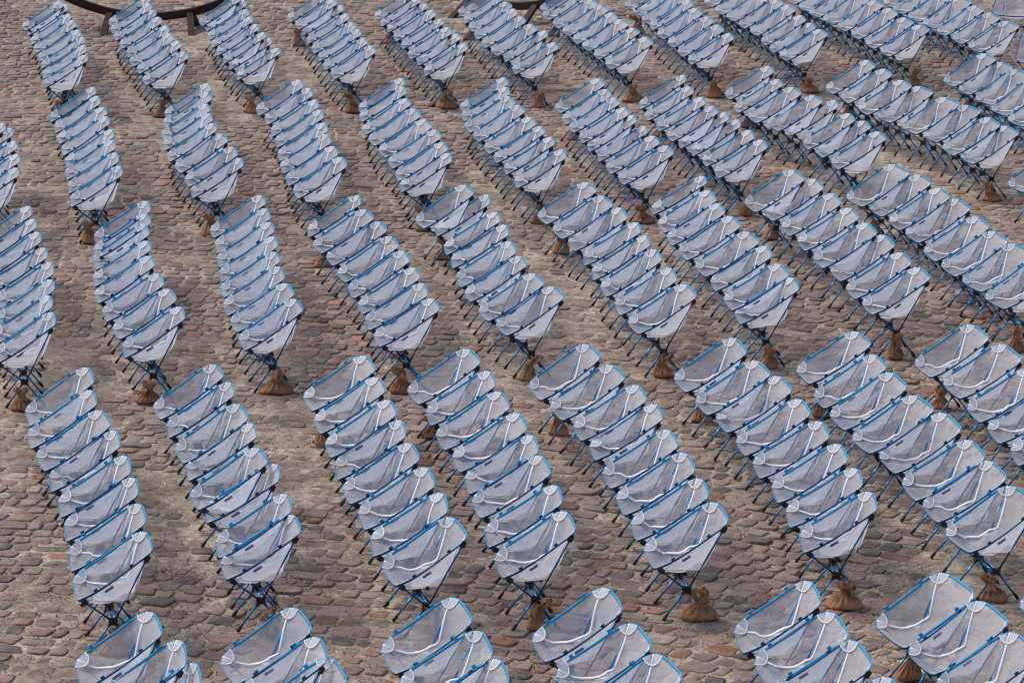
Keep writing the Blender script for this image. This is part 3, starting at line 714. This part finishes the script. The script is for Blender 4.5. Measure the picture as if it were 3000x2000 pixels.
def build_chair(seed, flipped):
    root = bpy.data.objects.new('camp_chair', None); COL.objects.link(root)
    root.empty_display_size = 0.1
    fab = build_fabric(seed, root)
    build_binding(root)
    # hook tabs on both sides
    for s in (-1, 1):
        side = catmull([mir(p, s) for p in OUT[IF:IB + 1]], 101)
        for q in (22, 74):
            p = side[q]; t = side[q + 3] - side[q - 3]; t = t / np.linalg.norm(t)
            n = np.array([0, s, 0.0]); up = np.cross(t, n); up *= np.sign(up[2]); up /= np.linalg.norm(up)
            o = MB(); v = []
            for a in (-1, 1):
                for h, off in ((-.004, 0.003), (.010, .0035), (.019, .006), (.021, .009)):
                    v += [p + t * .0125 * a + up * h + n * (off - .002 * 1), p + t * .0125 * a + up * h + n * (off + .0015)]
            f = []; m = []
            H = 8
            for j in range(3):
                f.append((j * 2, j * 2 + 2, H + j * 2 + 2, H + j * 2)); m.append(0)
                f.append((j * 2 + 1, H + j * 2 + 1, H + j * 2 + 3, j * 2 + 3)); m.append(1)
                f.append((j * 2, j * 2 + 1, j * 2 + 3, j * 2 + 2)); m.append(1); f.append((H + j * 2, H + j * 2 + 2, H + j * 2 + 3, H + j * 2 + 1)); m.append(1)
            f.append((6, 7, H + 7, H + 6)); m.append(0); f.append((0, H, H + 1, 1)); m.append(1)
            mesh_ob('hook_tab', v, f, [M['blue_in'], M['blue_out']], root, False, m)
    # maker's label
    if flipped: s, q, inward, mats = 1, 60, 1, [M['label_white'], M['label_ink']]
    else: s, q, inward, mats = -1, 36, -1, [M['label_dark'], M['label_ink_pale']]
    side = catmull([mir(p, s) for p in OUT[IF:IB + 1]], 101)
    t = side[q + 5] - side[q - 5]; t = t / np.linalg.norm(t)
    dn = np.array([0, 0, -1.0]) - t * (-t[2]); dn /= np.linalg.norm(dn)
    dn = dn * .93 + np.array([0, -s * .22, 0]); dn /= np.linalg.norm(dn)
    nrm = np.array([0, -s * inward * 1.0, 0]); nrm = nrm - dn * nrm.dot(dn); nrm /= np.linalg.norm(nrm)
    c = side[q] + dn * .031 + nrm * (.010 if not flipped else .007)
    lb = MB()
    lb.box(c, t * .030, dn * .0085, nrm * .0008, 0)
    # the printed maker's name: a round emblem and seven letters, as strokes
    X = t if (s == -1) else t
    if flipped: X = t
    org = c + nrm * .0012
    hgt = .0036
    def stroke(x0, y0, x1, y1, w=.0007):
        a = org + X * x0 - dn * y0; b = org + X * x1 - dn * y1
        dd = b - a; L = np.linalg.norm(dd) + 1e-9; dd = dd / L
        lb.box((a + b) / 2, dd * (L / 2 + w * .5), np.cross(dd, nrm) * w, nrm * .0003, 1)
    glyph = {'H': [(0, -1, 0, 1), (1, -1, 1, 1), (0, 0, 1, 0)], 'E': [(0, -1, 0, 1), (0, 1, 1, 1), (0, 0, .8, 0), (0, -1, 1, -1)],
             'L': [(0, -1, 0, 1), (0, -1, 1, -1)], 'I': [(.5, -1, .5, 1)], 'N': [(0, -1, 0, 1), (0, 1, 1, -1), (1, -1, 1, 1)],
             'O': [(0, -1, 0, 1), (1, -1, 1, 1), (0, 1, 1, 1), (0, -1, 1, -1)], 'X': [(0, -1, 1, 1), (0, 1, 1, -1)]}
    x = -.014
    for ch in 'HELINOX':
        for (a, b, e, h) in glyph[ch]: stroke(x + a * .0038, b * hgt, x + e * .0038, h * hgt)
        x += .0056
    for k in range(8):
        a0, a1 = k * math.pi / 4, (k + 1) * math.pi / 4
        stroke(-.021 + .0036 * math.cos(a0), .0036 * math.sin(a0), -.021 + .0036 * math.cos(a1), .0036 * math.sin(a1))
    lb.ob('brand_label', mats, fab, False)
    # frame
    for s in (-1, 1):
        hb = Vector((0, s * HUBY, HUBZ))
        for fx in (-1, 1):
            ft = Vector((FOOT[fx], s * FOOTY, .004)); st = hb + Vector((fx * .012, s * .004, -.008))
            dr = (ft - st).normalized()
            L = MB(); L.tube([st, ft - dr * .012], .0068, 10)
            leg = L.ob('leg', M['pole'], root)
            c = MB(); c.tube([ft - dr * .042, ft - dr * .040, ft - dr * .012, ft - dr * .002, ft + dr * .003], [.0085, .0100, .0112, .0112, .0075], 10)
            c.ob('foot_cap', M['rubber'], leg)
            K = Vector(mir(OUT[IF if fx < 0 else IB], s)); K = K + Vector((0, s * .004, -.006))
            st = hb + Vector((fx * .014, s * .008, .010)); dr = (K - st).normalized()
            L = MB(); L.tube([st, K - dr * .015], .0058, 10)
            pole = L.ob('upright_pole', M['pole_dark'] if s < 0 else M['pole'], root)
            c = MB(); c.tube([K - dr * .052, K - dr * .050, K - dr * .030, K - dr * .003], [.0085, .0115, .0135, .0105], 10)
            # cloth sleeve flap around the pole end
            nn = Vector((0, s, 0)); side_ = dr.cross(nn).normalized()
            c.box(K - dr * .026 + nn * .001, dr * .020, side_ * .017, nn * .0045)
            c.ob('pole_sleeve', M['black'], pole)
        H = MB()
        # star-shaped hub: a core and one socket towards every tube
        v = []; f = []
        for yy in (-.012, .012):
            for k in range(16):
                a = 2 * math.pi * (k + .5) / 16; rr = .031 if (k // 2) % 2 == 0 else .026
                v.append((math.cos(a) * rr, s * HUBY + yy, HUBZ + math.sin(a) * rr * .8))
        f = [(k, (k + 1) % 16, 16 + (k + 1) % 16, 16 + k) for k in range(16)] + [tuple(range(15, -1, -1)), tuple(range(16, 32))]
        H.add(v, f)
        for fx in (-1, 1):
            a = hb + Vector((fx * .012, s * .004, -.008)); b = (Vector((FOOT[fx], s * FOOTY, 0)) - a).normalized()
            H.tube([a, a + b * .028], [.0110, .0090], 8)
            a = hb + Vector((fx * .014, s * .008, .010)); b = (Vector(mir(OUT[IF if fx < 0 else IB], s)) - a).normalized()
            H.tube([a - b * .006, a + b * .024], [.0110, .0085], 8)
            H.tube([(fx * .014, s * (HUBY - .004), HUBZ), (fx * .014, s * (HUBY - .030), HUBZ)], [.0125, .0105], 8)
        H.ob('hub', M['black'], root, False)
    for fx in (-1, 1):
        L = MB(); L.tube([(fx * .014, -HUBY, HUBZ), (fx * .014, HUBY, HUBZ)], .0066, 10)
        L.ob('crossbar', M['pole'], root)
    return root

def kids(o, tree): return tree.get(o, [])
NV = 9
PROTO = {}
for fl in (False, True):
    for sd in range(NV if not fl else 2):
        PROTO[(fl, sd)] = build_chair(sd + (50 if fl else 0), fl)
TREE = {}
for o in list(bpy.data.objects):
    if o.parent: TREE.setdefault(o.parent, []).append(o)
def copy_tree(o, parent=None):
    c = o.copy(); COL.objects.link(c)
    if parent: c.parent = parent
    for ch in TREE.get(o, []): copy_tree(ch, c)
    return c

ORD = ['', 'first', 'second', 'third', 'fourth', 'fifth', 'sixth', 'seventh', 'eighth', 'ninth', 'tenth', 'eleventh']
BAND = {'b': 'rearmost band', 'c': 'second band', 'd': 'middle band', 'e': 'fourth band', 'f': 'cropped front band'}
FLIP = {('b00', 3), ('b01', 3), ('b01', 4), ('b01', 5), ('b03', 1), ('c04', 0), ('c03', 4), ('d06', 4), ('d06', 5), ('d07', 4), ('d08', 7), ('c09', 4), ('c09', 7), ('c08', 7)}
rnd = random.Random(4)
used = set(); HUBS = {}
SY = {}
for blk, rows in CHAIRS.items():
    dd = [math.hypot(rows[i + 1][0] - rows[i][0], rows[i + 1][1] - rows[i][1]) for i in range(len(rows) - 1)]
    m_ = sum(dd) / len(dd) if len(dd) > 3 else .56
    SY[blk] = min(max(m_ / .545, .955), 1.055)
FILES = {b: [k for k in CHAIRS if k[0] == b] for b in 'bcdef'}
total = 0
for blk, rows in CHAIRS.items():
    b = blk[0]; fi = FILES[b].index(blk) + 1; n = len(rows)
    for i, (x, y, a) in enumerate(rows):
        a = min(max(a, -.10), .40)
        fl = (blk, i) in FLIP
        key = (fl, rnd.randrange(NV) if not fl else rnd.randrange(2))
        if key not in used: used.add(key); r = PROTO[key]
        else: r = copy_tree(PROTO[key])
        r.location = (x, y, 0); r.rotation_euler = (rnd.gauss(0, .010), rnd.gauss(0, .008), a)
        r.scale = (rnd.uniform(.985, 1.015), SY[blk] * rnd.uniform(.99, 1.01), rnd.uniform(.985, 1.015))
        where = 'the %s file, %s' % (ORD[fi], BAND[b])
        pos = 'nearest' if i == n - 1 else 'farthest' if i == 0 else ORD[i + 1] + ' from back'
        if fl: lab = 'mesh chair with white inner label, %s of %s' % (pos, where)
        elif i == n - 1 and b != 'f': lab = 'blue-edged mesh chair at sandbag end, nearest in %s' % where
        elif i == 0: lab = 'white mesh camp chair, farthest in %s' % where
        else: lab = 'white mesh chair, %s of %s' % (pos, where)
        tag(r, lab, 'camp chair', 'white mesh camp chairs set out in linked files')
        if fl: pass
        HUBS[(blk, i)] = (x, y, a); total += 1
for key, r in PROTO.items():
    if key not in used:
        for ch in TREE.get(r, []):
            for g2 in TREE.get(ch, []): bpy.data.objects.remove(g2)
            bpy.data.objects.remove(ch)
        bpy.data.objects.remove(r)
# three chairs at the far right corner that face another way
for (x, y, a, lab) in ((6.12, 41.75, 1.15, 'turned mesh chair at far right corner behind the last file'),
                       (5.95, 38.55, 1.25, 'turned mesh chair beside the last file at far right'),
                       (6.75, 41.2, 1.3, 'outermost turned mesh chair cut by the right picture edge')):
    r = copy_tree(PROTO[(False, 0)] if (False, 0) in used else PROTO[(False, 1)])
    r.location = (x, y, 0); r.rotation_euler = (0, 0, a); tag(r, lab, 'camp chair', 'turned camp chairs at the corner')
print('chairs', total)

# ------------------------------------------------------------------ sandbags
def build_bag(seed, wd, hub, label, far):
    """hub: vector from the bag's base to the chair hub it is tied to (bag's own axes)"""
    g = np.random.default_rng(seed)
    root = bpy.data.objects.new('sandbag', None); COL.objects.link(root)
    W = wd / 2; D = min(.095, W * g.uniform(.62, .85)); Hb = g.uniform(.085, .115) if wd > .19 else g.uniform(.10, .14)
    npl = int(g.integers(12, 17)); ph = g.uniform(0, 6.28, 4)
    lean = g.normal(0, .015)
    nA = 72
    prof = [(0, 0), (.55, .000), (.88, .004), (1.0, .10), (1.02, .20), (.96, .32), (.86, .44), (.73, .55), (.59, .66), (.46, .76), (.34, .86), (.24, .95), (.18, 1.03), (.17, 1.10)]
    V = []; F = []
    for j, (r_, z_) in enumerate(prof):
        for k in range(nA):
            a = 2 * math.pi * k / nA
            pleat = .23 * np.clip((z_ - .18) / .5, 0, 1) * math.sin(npl * a + ph[0] + .8 * math.sin(2 * a + ph[1])) + .05 * math.sin(npl * 2 * a + ph[2]) * np.clip(z_, 0, 1)
            lump = .06 * math.sin(2 * a + ph[3]) + .05 * math.sin(3 * a + ph[1] + z_ * 2)
            q = r_ * (1 + pleat * .8 + lump * (1 - z_ * .5))
            sq = (abs(math.cos(a)) ** 3.0 + abs(math.sin(a)) ** 3.0) ** (-1 / 3.0)
            sq = 1 + (sq - 1) * np.clip(1 - z_ * 1.6, 0, 1)
            V.append((math.cos(a) * q * W * sq + lean * z_, math.sin(a) * q * D * sq, z_ * Hb + .002 + .004 * math.sin(3 * a + ph[0]) * (j > 1)))
    for j in range(len(prof) - 1):
        for k in range(nA):
            k2 = (k + 1) % nA; F.append((j * nA + k, j * nA + k2, (j + 1) * nA + k2, (j + 1) * nA + k))
    body = mesh_ob('bag_body', V, F, M['jute'], root)
    # gathered mouth above the tie: an irregular ruffle that leans over
    V = []; F = []
    tl = np.array([g.normal(0, .042) , -.012 + g.normal(0, .012), 0]); RH = g.uniform(.055, .085)
    base = np.array([lean * 1.1, 0, Hb * 1.08])
    rprof = [(.020, 0.), (.018, .08), (.030, .22), (.041, .42), (.045, .62), (.043, .80), (.037, .93), (.028, .88), (.017, .66), (.008, .45)]
    for j, (r_, z_) in enumerate(rprof):
        for k in range(nA):
            a = 2 * math.pi * k / nA
            q = r_ * (1 + .26 * math.sin(5 * a + ph[2]) * min(1, z_ * 2) + .16 * math.sin(9 * a + ph[1] + z_ * 3))
            p = base + np.array([math.cos(a) * q, math.sin(a) * q, z_ * RH * (1 + .22 * math.sin(3 * a + ph[0]) * z_)]) + tl * z_
            V.append(tuple(p))
    for j in range(len(rprof) - 1):
        for k in range(nA):
            k2 = (k + 1) % nA; F.append((j * nA + k, j * nA + k2, (j + 1) * nA + k2, (j + 1) * nA + k))
    # a loose flap folded down the side
    mouth = mesh_ob('bag_mouth', V, F, M['jute'], root)
    fa = g.uniform(-2.6, -.5)
    fl = MB(); P = []
    for i in range(8):
        t = i / 7; row = []
        for j in range(7):
            u_ = (j / 6 - .5)
            rr = .030 + .030 * math.sin(t * 2.2) + .006 * math.sin(j * 2 + ph[1])
            ww = .030 + .045 * t
            row.append(tuple(base + np.array([math.cos(fa) * rr - math.sin(fa) * u_ * ww, math.sin(fa) * rr + math.cos(fa) * u_ * ww, RH * .55 - t * (.065 + .02 * math.sin(ph[2])) + .006 * math.sin(j * 1.7 + t * 4)])))
        P.append(row)
    fl.grid(P)
    fo = fl.ob('loose_flap', M['jute'], root)
    md = fo.modifiers.new('thick', 'SOLIDIFY'); md.thickness = .0035
    # cord round the neck and up to the chair's hub
    c = MB()
    ring = [base + np.array([math.cos(a) * .0235, math.sin(a) * .0235, .003 * math.sin(a * 2) - .002]) for a in np.linspace(0, 2 * math.pi, 17)]
    c.tube(ring, .0026, 6, False)
    ring = [base + np.array([math.cos(a) * .0225, math.sin(a) * .0225, .004 + .003 * math.cos(a * 2)]) for a in np.linspace(0, 2 * math.pi, 17)]
    c.tube(ring, .0026, 6, False)
    h = np.array(hub)
    for sgn in (-1, 1):
        mid = (base + h) / 2 + np.array([sgn * .018, -.012, -.006])
        c.tube(catmull([tuple(base + np.array([sgn * .02, -.008, .004])), tuple(mid), tuple(h + np.array([sgn * .012, 0, -.018]))], 7), .0017, 5)
    if g.random() < .6:
        c.tube(catmull([tuple(base + np.array([.012, -.022, 0])), tuple(base + np.array([.02, -.045, -.03])), tuple(base + np.array([.012, -.052, -.065]))], 6), .0016, 5)
    c.ob('tie_cord', M['cord'], root)
    tag(root, label, 'sandbag', 'jute sandbags tied to the end chairs')
    return root

sd = 0
for far, BG in ((False, BAGS_NEAR), (True, BAGS_FAR)):
    for blk, (bx, by, wd) in BG.items():
        i = 0 if far else len(CHAIRS[blk]) - 1
        x, y, a = HUBS[(blk, i)]
        hy = (HUBY if far else -HUBY) * SY[blk]
        hx_, hy_ = x - hy * math.sin(a), y + hy * math.cos(a)
        dx = min(max(bx - hx_, -.09), .09); dy = by - hy_
        dy = min(max(dy, -.10), .05) if not far else min(max(dy, -.04), .12)
        wd = min(max(wd, .135), .25)
        fi = FILES[blk[0]].index(blk) + 1
        shape = 'wide slumped' if wd > .205 else 'upright round' if wd < .15 else 'plump'
        lab = '%s brown jute sandbag tied to %s chair of the %s file, %s' % (shape, 'farthest' if far else 'nearest', ORD[fi], BAND[blk[0]])
        sd += 1
        r = build_bag(sd, wd, (-dx, -dy, HUBZ), lab, far)
        r.location = (hx_ + dx, hy_ + dy, -.001); r.rotation_euler = (0, 0, 0)

# ------------------------------------------------------------------ curved stands behind the chairs
def build_stand(x, y, rot, label):
    """a beam bent to a shallow arc that rises at both ends, carried by two pairs of splayed feet"""
    root = bpy.data.objects.new('curved_stand', None); COL.objects.link(root); root.location = (x, y, 0); root.rotation_euler = (0, 0, rot)
    RR, z0, hw = 2.35, .115, .036
    b = MB(); v = []; n = 49
    for i in range(n):
        a = math.radians(-44 + 88 * i / (n - 1)); c, s_ = math.cos(a), math.sin(a)
        for r_, yy in ((RR, -hw + .006), (RR - .006, -hw), (RR - .094, -hw), (RR - .10, -hw + .006), (RR - .10, hw - .006), (RR - .094, hw), (RR - .006, hw), (RR, hw - .006)):
            v.append((s_ * r_, yy, z0 + RR - c * r_))
    f = [(i * 8 + k, i * 8 + (k + 1) % 8, (i + 1) * 8 + (k + 1) % 8, (i + 1) * 8 + k) for i in range(n - 1) for k in range(8)]
    f += [tuple(range(7, -1, -1)), tuple((n - 1) * 8 + k for k in range(8))]
    b.add(v, f); b.ob('arc_beam', M['rust'], root, False)
    for sx in (-1, 1):
        for sy in (-1, 1):
            top = Vector((sx * .50, sy * .030, .205)); bot = Vector((sx * .54, sy * .38, .0))
            dr = (bot - top).normalized(); ax = Vector((1, 0, 0)); az = dr.cross(ax).normalized() * .024; ax = ax * .040
            L = MB(); v = [top + ax + az, top - ax + az, top - ax - az, top + ax - az]
            for q in (ax + az, -ax + az, -ax - az, ax - az):
                e = bot + q; e = e + dr * ((.002 - e.z) / dr.z); v.append(e)
            L.add(v, [(0, 1, 5, 4), (1, 2, 6, 5), (2, 3, 7, 6), (3, 0, 4, 7), (4, 5, 6, 7), (3, 2, 1, 0)])
            L.ob('leg', M['rust'], root, False)
        # steel bracket that holds the feet to the beam
        K = MB(); K.box((sx * .50, 0, .190), (.048, 0, sx * .010), (0, .046, 0), (0, 0, .030))
        K.ob('bracket', M['rust'], root, False)
    tag(root, label, 'curved stand', 'dark curved stands at the back')
build_stand(-4.50, 42.40, 0.0, 'dark brown curved beam on splayed feet behind the leftmost rear files')
build_stand(-0.12, 43.35, -0.6, 'dark brown curved beam between the sixth and seventh rear files')
